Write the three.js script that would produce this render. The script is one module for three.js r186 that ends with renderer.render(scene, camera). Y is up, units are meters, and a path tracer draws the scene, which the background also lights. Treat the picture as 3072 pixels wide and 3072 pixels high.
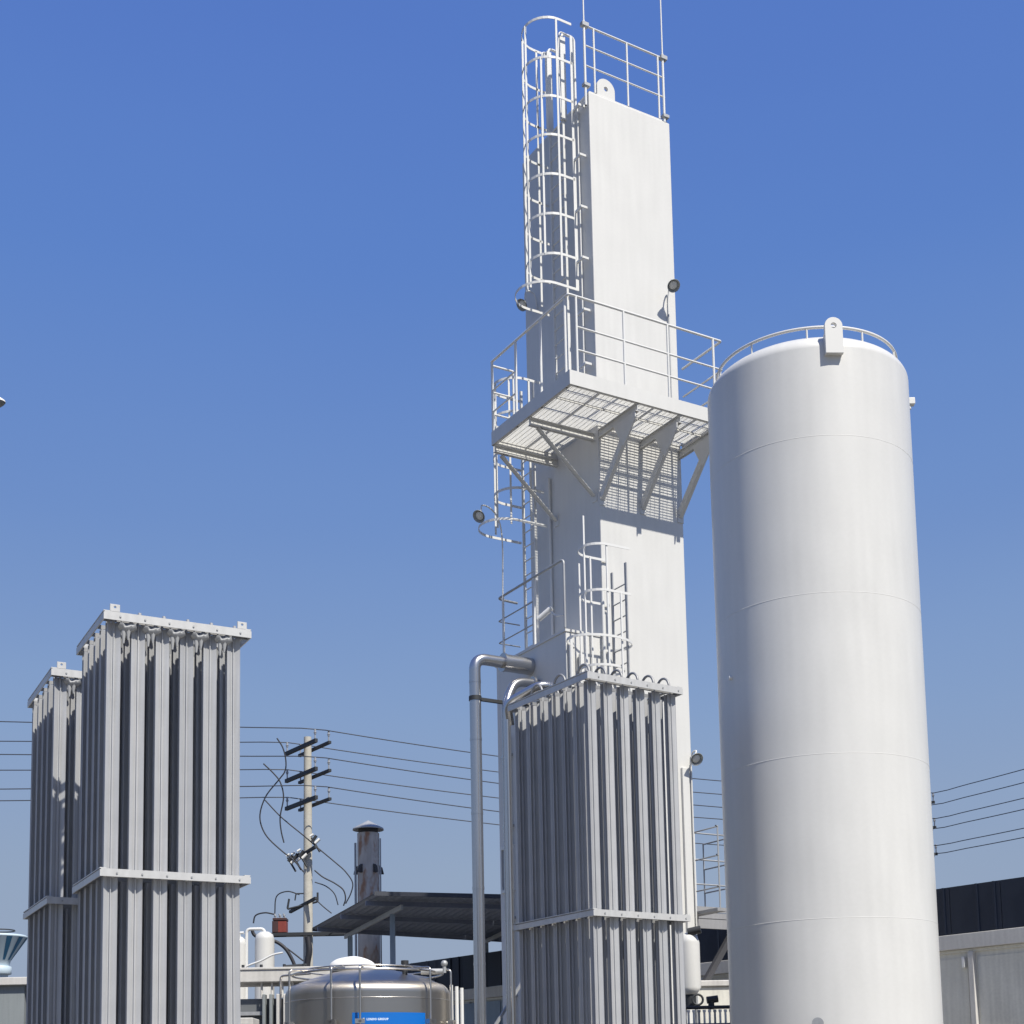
import * as THREE from 'three';
import { mergeGeometries } from 'three/addons/utils/BufferGeometryUtils.js';
import { RoundedBoxGeometry } from 'three/addons/geometries/RoundedBoxGeometry.js';
import { ImprovedNoise } from 'three/addons/math/ImprovedNoise.js';

// ---------------------------------------------------------------- camera
const scene = new THREE.Scene();
const camera = new THREE.PerspectiveCamera(38.71, 1, 0.1, 6000);
camera.position.set(0, 1.6, 0);
camera.rotation.set(0.12015, 0, -0.0192);
camera.setViewOffset(1024, 1024, 0, -409.2, 1024, 1024);

// ---------------------------------------------------------------- sky (air only) and sun
const noise = new ImprovedNoise();
const sunDir = new THREE.Vector3(0.34, 0.806, 0.485).normalize();
{
  const W = 512, H = 256, d = new Float32Array(W * H * 4);
  const stops = [ // elevation in degrees, linear colour
    [-90, 0.1667, 0.1667, 0.1667], [-6, 0.225, 0.2417, 0.2667], [0, 0.2833, 0.3333, 0.4167], [8.8, 0.24, 0.3142, 0.4433], [15, 0.1933, 0.29, 0.4817],
    [22, 0.1333, 0.2342, 0.4817], [31, 0.0908, 0.1892, 0.4792], [38.3, 0.0783, 0.1642, 0.465], [60, 0.0567, 0.125, 0.3917], [90, 0.0458, 0.1, 0.3333]];
  for (let j = 0; j < H; j++) {
    const el = ((j + 0.5) / H - 0.5) * Math.PI, e = el * 180 / Math.PI;
    let k = 0; while (k < stops.length - 2 && e > stops[k + 1][0]) k++;
    const a = stops[k], b = stops[k + 1], t = Math.min(1, Math.max(0, (e - a[0]) / (b[0] - a[0])));
    for (let i = 0; i < W; i++) {
      const az = ((i + 0.5) / W - 0.5) * 2 * Math.PI;
      const dir = new THREE.Vector3(Math.cos(el) * Math.cos(az), Math.sin(el), Math.cos(el) * Math.sin(az));
      const c = Math.max(0, dir.dot(sunDir)), g = e > -2 ? 0.13 * Math.pow(c, 8) + 0.42 * Math.pow(c, 40) : 0;
      const w = 1 + 0.03 * (e > 0 ? noise.noise(dir.x * 3, dir.y * 9, dir.z * 3 + 7) + 0.5 * noise.noise(dir.x * 8, dir.y * 30, dir.z * 8) : 0); // thin uneven haze
      const o = (j * W + i) * 4;
      d[o] = (a[1] + (b[1] - a[1]) * t + g) * w; d[o + 1] = (a[2] + (b[2] - a[2]) * t + g) * w; d[o + 2] = (a[3] + (b[3] - a[3]) * t + g) * (1 + (w - 1) * 0.4); d[o + 3] = 1;
    }
  }
  const sky = new THREE.DataTexture(d, W, H, THREE.RGBAFormat, THREE.FloatType);
  sky.mapping = THREE.EquirectangularReflectionMapping; sky.magFilter = sky.minFilter = THREE.LinearFilter;
  sky.wrapS = THREE.RepeatWrapping; sky.needsUpdate = true;
  scene.background = sky; scene.environment = sky;
}
const sun = new THREE.DirectionalLight(new THREE.Color(1.0, 0.95, 0.85), 5.0);
sun.position.copy(sunDir).multiplyScalar(80).add(new THREE.Vector3(0, 0, -25));
sun.target.position.set(0, 0, -25);
sun.castShadow = true; sun.shadow.mapSize.set(4096, 4096);
Object.assign(sun.shadow.camera, { left: -50, right: 50, top: 50, bottom: -50, near: 1, far: 200 });
scene.add(sun, sun.target);
const renderer = new THREE.WebGLRenderer({ antialias: true });
renderer.setSize(1024, 1024);
renderer.toneMapping = THREE.LinearToneMapping;
renderer.toneMappingExposure = 1.2;
renderer.shadowMap.enabled = true;

// ---------------------------------------------------------------- helpers
let seed = 7; const rnd = () => { seed = (seed * 1664525 + 1013904223) >>> 0; return seed / 4294967296; };
const V = (x, y, z) => new THREE.Vector3(x, y, z);
const used = {};
function numbered(n) { used[n] = (used[n] ?? -1) + 1; return used[n] ? `${n}_${String(used[n]).padStart(3, '0')}` : n; }

// procedural colour map: f(x, y in metres, rnd) -> multiplier triple; size metres per repeat
function tex(size, n, f) {
  const d = new Uint8Array(n * n * 4);
  for (let j = 0; j < n; j++) for (let i = 0; i < n; i++) {
    const c = f(i / n * size, j / n * size, i / n, j / n), o = (j * n + i) * 4;
    for (let k = 0; k < 3; k++) { const v = Math.min(1, Math.max(0, c[k])); d[o + k] = 255 * (v <= 0.0031308 ? v * 12.92 : 1.055 * Math.pow(v, 1 / 2.4) - 0.055); }
    d[o + 3] = 255;
  }
  const t = new THREE.DataTexture(d, n, n); t.colorSpace = THREE.SRGBColorSpace; t.magFilter = THREE.LinearFilter; t.minFilter = THREE.LinearMipmapLinearFilter;
  t.generateMipmaps = true; t.wrapS = t.wrapT = THREE.RepeatWrapping; t.repeat.set(1 / size, 1 / size); t.needsUpdate = true; return t;
}
// seamless noise on the repeat square
function tn(u, v, fx, fy, s) {
  const w = (a, b) => noise.noise(a * fx, b * fy, s);
  const bl = u * u * (3 - 2 * u), bv = v * v * (3 - 2 * v);
  return (w(u, v) * (1 - bl) + w(u - 1, v) * bl) * (1 - bv) + (w(u, v - 1) * (1 - bl) + w(u - 1, v - 1) * bl) * bv;
}
const paintMap = tex(4, 512, (x, y, u, v) => {
  const a = tn(u, v, 6, 6, 1.3) * 0.05 + tn(u, v, 40, 3, 5.1) * 0.045 + tn(u, v, 90, 90, 9.7) * 0.02;
  const m = 0.95 + a; return [m, m, m * 0.992];
});
const grimeMap = tex(3, 512, (x, y, u, v) => {
  const a = tn(u, v, 5, 5, 2.3) * 0.10 + tn(u, v, 50, 3, 7.1) * 0.12 + tn(u, v, 70, 70, 3.7) * 0.06;
  const m = 0.88 + a; return [m, m, m];
});
const alumMap = tex(2, 512, (x, y, u, v) => {
  const a = tn(u, v, 60, 4, 4.3) * 0.14 + tn(u, v, 8, 8, 8.1) * 0.10 + tn(u, v, 120, 60, 1.7) * 0.05;
  const m = 0.89 + a * 0.6; return [m * 0.985, m * 0.99, m];
});
const concreteMap = tex(8, 512, (x, y, u, v) => {
  const a = tn(u, v, 5, 5, 3.3) * 0.16 + tn(u, v, 22, 22, 6.1) * 0.10 + tn(u, v, 120, 120, 2.2) * 0.10;
  const m = 0.8 + a; return [m, m * 0.985, m * 0.95];
});
const rustMap = tex(2, 512, (x, y, u, v) => {
  const r = Math.max(0, tn(u, v, 14, 3, 1.9) + 0.35 * tn(u, v, 40, 20, 4.4) + 0.05);
  const k = Math.min(1, r * 2.2), g = 0.62 + tn(u, v, 30, 8, 6.6) * 0.15;
  return [g * (1 - k) + 0.42 * k, g * 0.96 * (1 - k) + 0.25 * k, g * 0.9 * (1 - k) + 0.16 * k];
});
const std = (r, g, b, o = {}) => new THREE.MeshStandardMaterial({ color: new THREE.Color().setRGB(r, g, b), roughness: 0.55, ...o });
const M = {
  white: std(0.642, 0.638, 0.621, { map: paintMap, roughness: 0.5 }),
  rail: std(0.667, 0.667, 0.650, { roughness: 0.45 }),
  tank: new THREE.MeshPhysicalMaterial({ color: new THREE.Color().setRGB(0.638, 0.633, 0.613), map: paintMap, roughness: 0.42, clearcoat: 0.25, clearcoatRoughness: 0.25 }),
  tankTrim: std(0.629, 0.625, 0.604, { roughness: 0.45 }),
  alum: std(0.485, 0.49, 0.498, { map: alumMap, metalness: 0.2, roughness: 0.5 }),
  alumPale: std(0.52, 0.522, 0.525, { map: alumMap, metalness: 0.22, roughness: 0.46 }),
  alumDull: std(0.44, 0.447, 0.46, { map: alumMap, metalness: 0.18, roughness: 0.55 }),
  alumDark: std(0.333, 0.333, 0.333, { map: alumMap, metalness: 0.3, roughness: 0.5 }),
  alumBar: std(0.583, 0.583, 0.575, { map: grimeMap, metalness: 0.2, roughness: 0.45 }),
  frost: std(0.417, 0.425, 0.433, { map: grimeMap, roughness: 0.85 }),
  clad: std(0.50, 0.495, 0.49, { metalness: 0.92, roughness: 0.27 }),
  steel: new THREE.MeshPhysicalMaterial({ color: new THREE.Color().setRGB(0.50, 0.465, 0.415), metalness: 1, roughness: 0.42, anisotropy: 0.6 }),
  steelTube: std(0.55, 0.53, 0.5, { metalness: 0.95, roughness: 0.3 }),
  brace: std(0.05, 0.05, 0.055, { roughness: 0.6 }),
  galvPaint: std(0.300, 0.300, 0.308, { map: grimeMap, roughness: 0.6 }),
  galv: std(0.42, 0.43, 0.44, { map: grimeMap, metalness: 0.4, roughness: 0.55 }),
  dark: std(0.025, 0.028, 0.032, { roughness: 0.6 }),
  lampShade: std(0.27, 0.285, 0.285, { roughness: 0.5 }),
  lampBody: std(0.133, 0.142, 0.150, { roughness: 0.5 }),
  lampIn: std(0.62, 0.63, 0.62, { roughness: 0.35 }),
  cable: std(0.02, 0.02, 0.025, { roughness: 0.6 }),
  wire: std(0.042, 0.046, 0.058, { roughness: 0.5 }),
  concrete: std(0.42, 0.41, 0.39, { map: concreteMap, roughness: 0.9 }),
  pole: std(0.550, 0.533, 0.483, { map: concreteMap, roughness: 0.9 }),
  porcelainDull: std(0.30, 0.31, 0.33, { roughness: 0.3 }),
  porcelain: std(0.75, 0.74, 0.7, { roughness: 0.25 }),
  rust: std(0.72, 0.68, 0.64, { map: rustMap, roughness: 0.75 }),
  rustDark: std(0.05, 0.045, 0.042, { roughness: 0.8 }),
  red: std(0.233, 0.042, 0.029, { map: grimeMap, roughness: 0.6 }),
  redDark: std(0.058, 0.025, 0.025, { map: grimeMap, roughness: 0.7 }),
  roofGrey: std(0.19, 0.215, 0.285, { map: grimeMap, roughness: 0.6 }),
  trimDark: std(0.05, 0.055, 0.07, { roughness: 0.6 }),
  roofBlue: std(0.007, 0.013, 0.030, { map: grimeMap, roughness: 0.5 }),
  wallPale: std(0.74, 0.72, 0.64, { map: grimeMap, roughness: 0.75 }),
  wallTrim: std(0.617, 0.600, 0.567, { map: grimeMap, roughness: 0.7 }),
  wallBlue: std(0.283, 0.350, 0.417, { map: grimeMap, roughness: 0.7 }),
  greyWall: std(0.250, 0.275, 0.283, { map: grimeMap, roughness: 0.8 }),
  blanket: std(0.708, 0.708, 0.708, { roughness: 0.85 }),
  towerBlue: std(0.042, 0.167, 0.300, { roughness: 0.5 }),
  towerWhite: std(0.483, 0.583, 0.650, { roughness: 0.5 }),
};
M.rail.side = THREE.DoubleSide;

function boxUV(g) { // metric uv by dominant normal
  if (g.index) g = g.toNonIndexed();
  const p = g.attributes.position, n = p.count, uv = new Float32Array(n * 2);
  const a = V(0, 0, 0), b = V(0, 0, 0), c = V(0, 0, 0);
  for (let i = 0; i < n; i += 3) {
    a.fromBufferAttribute(p, i); b.fromBufferAttribute(p, i + 1); c.fromBufferAttribute(p, i + 2);
    const nx = b.clone().sub(a).cross(c.clone().sub(a)), ax = Math.abs(nx.x), ay = Math.abs(nx.y), az = Math.abs(nx.z);
    [a, b, c].forEach((q, k) => {
      const o = (i + k) * 2;
      if (ay > ax && ay > az) { uv[o] = q.x; uv[o + 1] = q.z; } else if (ax > az) { uv[o] = q.z; uv[o + 1] = q.y; } else { uv[o] = q.x; uv[o + 1] = q.y; }
    });
  }
  g.setAttribute('uv', new THREE.BufferAttribute(uv, 2));
  for (const k of Object.keys(g.attributes)) if (!['position', 'normal', 'uv'].includes(k)) g.deleteAttribute(k);
  return g;
}
const join = (gs) => { gs = [].concat(gs).map((g) => boxUV(g)); return gs.length > 1 ? mergeGeometries(gs) : gs[0]; };
function part(parent, name, gs, mat, label) {
  const m = new THREE.Mesh(gs.isBufferGeometry && gs.userData.done ? gs : join(gs), mat);
  m.name = numbered(name); m.castShadow = m.receiveShadow = true; parent.add(m);
  if (label) m.userData.label = label; return m;
}
const shared = (gs) => { const g = join(gs); g.userData.done = true; return g; };
function place(parent, name, g, mat, x, y, z, ry = 0) { const m = part(parent, name, g, mat); m.position.set(x, y, z); m.rotation.y = ry; return m; }
function thing(name, label, category, [x, y, z] = [0, 0, 0], turn = 0, group) {
  const o = new THREE.Group(); o.name = numbered(name); scene.add(o); o.position.set(x, y, z); o.rotation.y = turn;
  o.userData = { label, category }; if (group) o.userData.group = group; return o;
}
function single(name, gs, mat, label, category, group) {
  const m = part(scene, name, gs, mat); m.userData = { label, category }; if (group) m.userData.group = group; return m;
}
function structure(name, gs, mat) { const m = part(scene, name, gs, mat); m.userData.kind = 'structure'; return m; }
function box(x0, x1, y0, y1, z0, z1, r = 0) {
  const w = x1 - x0, h = y1 - y0, d = z1 - z0, g = r ? new RoundedBoxGeometry(w, h, d, 2, r) : new THREE.BoxGeometry(w, h, d);
  return g.translate((x0 + x1) / 2, (y0 + y1) / 2, (z0 + z1) / 2);
}
function cyl(a, b, r, r2 = r, n = 10) { // from a to b
  const d = b.clone().sub(a), g = new THREE.CylinderGeometry(r2, r, d.length(), n);
  g.applyQuaternion(new THREE.Quaternion().setFromUnitVectors(V(0, 1, 0), d.clone().normalize()));
  return g.translate((a.x + b.x) / 2, (a.y + b.y) / 2, (a.z + b.z) / 2);
}
function beam(a, b, w, h) { // rectangular bar from a to b; h is the mostly-vertical side
  const d = b.clone().sub(a), L = d.length(), g = new THREE.BoxGeometry(w, h, L), m = new THREE.Matrix4();
  const zz = d.clone().normalize(), up = Math.abs(zz.y) > 0.95 ? V(1, 0, 0) : V(0, 1, 0), xx = up.clone().cross(zz).normalize(), yy = zz.clone().cross(xx);
  m.makeBasis(xx, yy, zz).setPosition((a.x + b.x) / 2, (a.y + b.y) / 2, (a.z + b.z) / 2); return g.applyMatrix4(m);
}
const tube = (pts, r, seg = 40, closed = false, n = 8, tension = 0.5) => new THREE.TubeGeometry(new THREE.CatmullRomCurve3(pts, closed, 'centripetal', tension), seg, r, n, closed);
function path(pts, r, bend = 0.12, seg = 60, n = 10) { // straight runs with rounded corners
  const c = new THREE.CurvePath();
  let prev = pts[0];
  for (let i = 1; i < pts.length - 1; i++) {
    const a = pts[i - 1].clone().sub(pts[i]).setLength(bend).add(pts[i]), b = pts[i + 1].clone().sub(pts[i]).setLength(bend).add(pts[i]);
    c.add(new THREE.LineCurve3(prev, a)); c.add(new THREE.QuadraticBezierCurve3(a, pts[i], b)); prev = b;
  }
  c.add(new THREE.LineCurve3(prev, pts[pts.length - 1]));
  const gs = [];
  for (const k of c.curves) gs.push(new THREE.TubeGeometry(k, k.isLineCurve3 ? 1 : 8, r, n));
  return gs;
}
const lathe = (pts, n = 48) => new THREE.LatheGeometry(pts.map(([r, y]) => new THREE.Vector2(r, y)), n);
function plate(shapePts, t, hole) { // xy outline extruded along z by t, bevelled a little
  const s = shapePts instanceof THREE.Shape ? shapePts : new THREE.Shape(shapePts.map(([x, y]) => new THREE.Vector2(x, y)));
  if (hole) { const h = new THREE.Path(); h.absarc(hole[0], hole[1], hole[2], 0, Math.PI * 2); s.holes.push(h); }
  return new THREE.ExtrudeGeometry(s, { depth: t, bevelEnabled: true, bevelSize: 0.004, bevelThickness: 0.004, bevelSegments: 1, curveSegments: 20 });
}
function lugShape(w, h) { const s = new THREE.Shape(); s.moveTo(-w / 2, 0); s.lineTo(w / 2, 0); s.lineTo(w / 2, h - w / 2); s.absarc(0, h - w / 2, w / 2, 0, Math.PI); s.lineTo(-w / 2, 0); return s; }

// ---------------------------------------------------------------- ground
structure('ground', new THREE.CircleGeometry(2500, 64).rotateX(-Math.PI / 2), std(0.10, 0.098, 0.085, { map: concreteMap, roughness: 0.95 }));
structure('pavement', box(-14, 14, 0, 0.12, -36, 8), std(0.33, 0.315, 0.28, { map: concreteMap, roughness: 0.92 }));

// ---------------------------------------------------------------- cold box tower
const TW = [1.82, 0, -26.5], TA = 30.6 * Math.PI / 180, TX = 1.97, TZ = -2.55, TH = 21.2;
const tower = thing('distillation_tower', 'tall white rectangular tower with mid-height platform and caged ladders', 'tower', TW, TA);
part(tower, 'tower_wall', box(0, TX, 0.12, TH, TZ, 0, 0.02), M.white);
part(tower, 'roof_edge', [box(0.03, TX - 0.03, TH - 0.01, TH + 0.05, TZ + 0.03, -0.03, 0.01)], M.white);
{ const g = plate(lugShape(0.42, 0.40), 0.05, [0, 0.19, 0.05]); g.translate(0.45, TH + 0.05, -0.1); part(tower, 'lifting_lug', g, M.white); }
{ const g = plate(lugShape(0.42, 0.40), 0.05, [0, 0.19, 0.05]); g.translate(0.45, TH + 0.05, -2.4); part(tower, 'lifting_lug', g, M.white); }
// low annex on the left face
const annex = part(tower, 'annex_wall', box(-0.84, -0.002, 0.12, 10.13, -2.58, -0.006, 0.015), M.white);
part(annex, 'roof_edge', box(-0.86, -0.002, 10.12, 10.17, -2.6, 0.012), M.white);
{ // framed hatch on the annex side
  const h = part(annex, 'hatch_frame', [box(-0.88, -0.84, 6.40, 6.46, -2.5, -2.0), box(-0.88, -0.84, 5.55, 5.61, -2.5, -2.0), box(-0.88, -0.84, 5.61, 6.40, -2.5, -2.45), box(-0.88, -0.84, 5.61, 6.40, -2.05, -2.0)], M.rail);
  part(h, 'hatch_panel', box(-0.855, -0.842, 5.61, 6.40, -2.45, -2.05), M.galv);
}
part(annex, 'conduit', [cyl(V(-0.89, 0.12, -2.26), V(-0.89, 9.1, -2.26), 0.028), cyl(V(-0.885, 0.12, -2.05), V(-0.885, 8.6, -2.05), 0.02), ...[2, 3.5, 5, 6.8, 8.2].map((y) => box(-0.92, -0.84, y, y + 0.05, -2.32, -2.0))], M.clad);
const roofRailPost = (x) => cyl(V(x, TH + 0.05, -0.04), V(x, 22.63, -0.04), 0.021);
{
  const r = part(tower, 'roof_railing', [path([V(-0.02, 22.63, -0.04), V(1.9, 22.63, -0.04)], 0.021), path([V(-0.02, 22.2, -0.04), V(1.9, 22.2, -0.04)], 0.017), path([V(-0.02, 21.77, -0.04), V(1.9, 21.77, -0.04)], 0.017)].flat(), M.rail);
  for (const x of [0.18, 0.98, 1.75]) part(r, 'post', roofRailPost(x), M.rail);
}
for (const [x, z, y0] of [[-0.06, -0.02, 20.9], [1.86, -0.02, 21.2]]) {
  const r = part(tower, 'lightning_rod', [cyl(V(x, y0, z), V(x, 25.6, z), 0.018, 0.012), cyl(V(x, y0, z), V(x, 22.7, z), 0.026)], M.rail);
  part(r, 'clamp', [box(x - 0.06, x + 0.09, 22.58, 22.66, z - 0.05, z + 0.05), box(x - 0.05, x + 0.09, 21.3, 21.36, z - 0.05, z + 0.05)], M.galv);
}
// --- ladders with cages
function hoopPts(x0, z0, z1, xr, n = 14) { // from wall-side end, out and back
  const r = (z0 - z1) / 2, zc = (z0 + z1) / 2, pts = [V(x0, 0, z0), V((x0 + xr + r) / 2, 0, z0)];
  for (let i = 0; i <= n; i++) { const a = Math.PI / 2 - Math.PI * i / n; pts.push(V(xr + r - r * Math.cos(a), 0, zc + r * Math.sin(a))); }
  pts.push(V((x0 + xr + r) / 2, 0, z1), V(x0, 0, z1)); return pts;
}
function flatHoop(pts, h, t) { // flat bar bent along pts (y = 0)
  const gs = [];
  for (let i = 0; i < pts.length - 1; i++) gs.push(beam(pts[i], pts[i + 1].clone().lerp(pts[i + 1].clone().multiplyScalar(2).sub(pts[i]), 0.012), t, h));
  return gs;
}
function cagedLadder(x, z0, z1, y0, y1, mat) {
  const l = part(tower, 'ladder', [box(x - 0.03, x + 0.03, y0, y1, z0 - 0.012, z0 + 0.012), box(x - 0.03, x + 0.03, y0, y1, z1 - 0.012, z1 + 0.012)], mat);
  const g = shared(cyl(V(0, 0, z1 + 0.01), V(0, 0, z0 - 0.01), 0.014, 0.014, 6));
  for (let y = y0 + 0.25; y < y1 - 0.9; y += 0.3) place(l, 'rung', g, mat, x, y, 0);
  return l;
}
{ // upper ladder from platform to roof
  const l = cagedLadder(-0.2, -0.62, -1.12, 14.35, 22.0, M.rail);
  const g = shared(flatHoop(hoopPts(-0.12, -0.38, -1.36, -0.90), 0.05, 0.012));
  for (const y of [22.85, 22.0, 21.17, 20.35, 19.52, 18.69, 17.86]) place(l, 'cage_hoop', g, M.rail, 0, y, 0);
  const gb = shared(flatHoop(hoopPts(-0.12, -0.36, -1.42, -1.16), 0.05, 0.012)); place(l, 'cage_hoop', gb, M.rail, 0, 17.2, 0);
  for (const [x, z, y0, y1] of [[-0.13, -0.38, 17.2, 22.6], [-0.48, -0.38, 17.4, 22.85], [-0.90, -0.87, 17.3, 22.85], [-0.76, -0.53, 17.86, 22.0], [-0.76, -1.21, 17.86, 22.85], [-0.34, -1.36, 17.3, 22.85], [-0.87, -1.04, 17.3, 22.0]]) {
    const w = x > -0.2 ? 0.035 : 0.022;
    part(l, 'cage_strap', box(x - w, x + w, y0, y1, z - 0.006, z + 0.006).applyMatrix4(new THREE.Matrix4()), M.rail);
  }
  for (const y of [20.97, 19.92, 18.83, 17.77, 16.7, 15.6]) part(l, 'wall_bracket', [box(-0.145, -0.115, y - 0.025, y + 0.025, -0.42, -0.16), box(-0.16, 0, y - 0.022, y + 0.022, -0.16, -0.135)], M.rail);
  for (const z of [-0.62, -1.12]) part(l, 'grab_rail', [...path([V(-0.2, 21.2, z), V(-0.2, 22.8, z), V(0.1, 22.8, z), V(0.1, 21.25, z)], 0.026, 0.1), box(-0.26, -0.14, 20.9, 22.7, z - 0.04, z + 0.04)], M.rail);
  for (const z of [-0.55, -1.2]) part(l, 'hand_loop', path([V(-0.3, 20.9, z), V(-0.34, 22.2, z), V(-0.3, 22.75, z), V(-0.16, 22.75, z)], 0.014, 0.08), M.rail);
}
part(tower, 'conduit', [cyl(V(-0.035, 14.4, -0.36), V(-0.035, 21.1, -0.36), 0.016), cyl(V(-0.04, 10.3, -1.72), V(-0.04, 13.9, -1.72), 0.03), cyl(V(-0.035, 10.3, -0.55), V(-0.035, 12.2, -0.55), 0.014)], M.rail);
{ // lower ladder from annex roof to platform, by the rear edge
  const l = cagedLadder(-0.24, -1.95, -2.4, 10.3, 16.0, M.rail);
  const g = shared(flatHoop(hoopPts(-0.15, -1.75, -2.62, -0.98), 0.05, 0.012));
  for (const y of [15.9, 15.2, 14.4, 13.6]) place(l, 'cage_hoop', g, M.rail, 0, y, 0);
  const gb = shared(flatHoop(hoopPts(-0.15, -1.65, -2.66, -1.36), 0.05, 0.012)); place(l, 'cage_hoop', gb, M.rail, 0, 12.86, 0);
  for (const [x, z] of [[-0.98, -2.18], [-0.84, -1.88], [-0.84, -2.5], [-0.45, -1.75]]) part(l, 'cage_strap', box(x - 0.02, x + 0.02, 12.86, 15.9, z - 0.006, z + 0.006), M.rail);
}
{ // front ladder beside the annex deck
  const x = 0.12, l = part(tower, 'ladder', [box(x - 0.012, x + 0.012, 0.12, 11.35, 0.12, 0.18), box(x - 0.012, x + 0.012, 0.12, 11.4, 0.57, 0.63)], M.galv);
  const g = shared(cyl(V(0, 0, 0.15), V(0, 0, 0.6), 0.014, 0.014, 6));
  for (let y = 0.5; y < 11.3; y += 0.3) place(l, 'rung', g, M.galv, x, y, 0);
  const h = shared(flatHoop(hoopPts(x, 0.74, 0.04, -0.72), 0.045, 0.012));
  for (const y of [11.62, 10.75]) place(l, 'cage_hoop', h, M.rail, 0, y, 0);
  const ring = (cx, cz, rx, rz) => { const p = []; for (let i = 0; i <= 28; i++) p.push(V(cx + rx * Math.cos(i / 14 * Math.PI), 0, cz + rz * Math.sin(i / 14 * Math.PI))); return p; };
  const hb = shared(flatHoop(ring(-0.36, 0.39, 0.66, 0.44), 0.045, 0.012)); place(l, 'cage_hoop', hb, M.rail, 0, 9.86, 0); place(l, 'cage_hoop', shared(flatHoop(ring(-0.3, 0.39, 0.42, 0.35), 0.045, 0.012)), M.rail, 0, 9.35, 0);
  for (const [sx, sz, y0, y1] of [[-0.7, 0.46, 8.4, 12.2], [-0.38, 0.72, 8.4, 11.62], [-0.62, 0.16, 9.0, 11.4], [-0.3, 0.06, 8.4, 11.62], [-0.1, 0.74, 8.4, 10.75]]) part(l, 'cage_strap', box(sx - 0.017, sx + 0.017, y0, y1, sz - 0.01, sz + 0.01), M.rail);
  part(l, 'vent_pipe', [cyl(V(-0.55, 6, 0.06), V(-0.55, 9.7, 0.06), 0.055), cyl(V(-0.78, 6, 0.07), V(-0.78, 9.95, 0.07), 0.04), cyl(V(-0.05, 6, 0.08), V(-0.05, 11.0, 0.08), 0.03)], M.rail);
}
// --- annex deck rail
{
  const x = -0.82, r = part(tower, 'annex_railing', [...path([V(x, 10.2, -0.05), V(x, 11.52, -0.05), V(x, 11.52, -2.5), V(x + 0.45, 11.5, -2.5)], 0.024, 0.1), ...path([V(x, 11.05, -1.12), V(x, 11.05, -2.5), V(x + 0.5, 11.05, -2.5)], 0.013, 0.05), ...path([V(x, 10.6, -1.12), V(x, 10.6, -2.5), V(x + 0.5, 10.6, -2.5)], 0.013, 0.05)], M.galv);
  for (const z of [-1.12, -2.3]) part(r, 'post', cyl(V(x, 10.17, z), V(x, 11.5, z), 0.026), M.rail);
}
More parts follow.
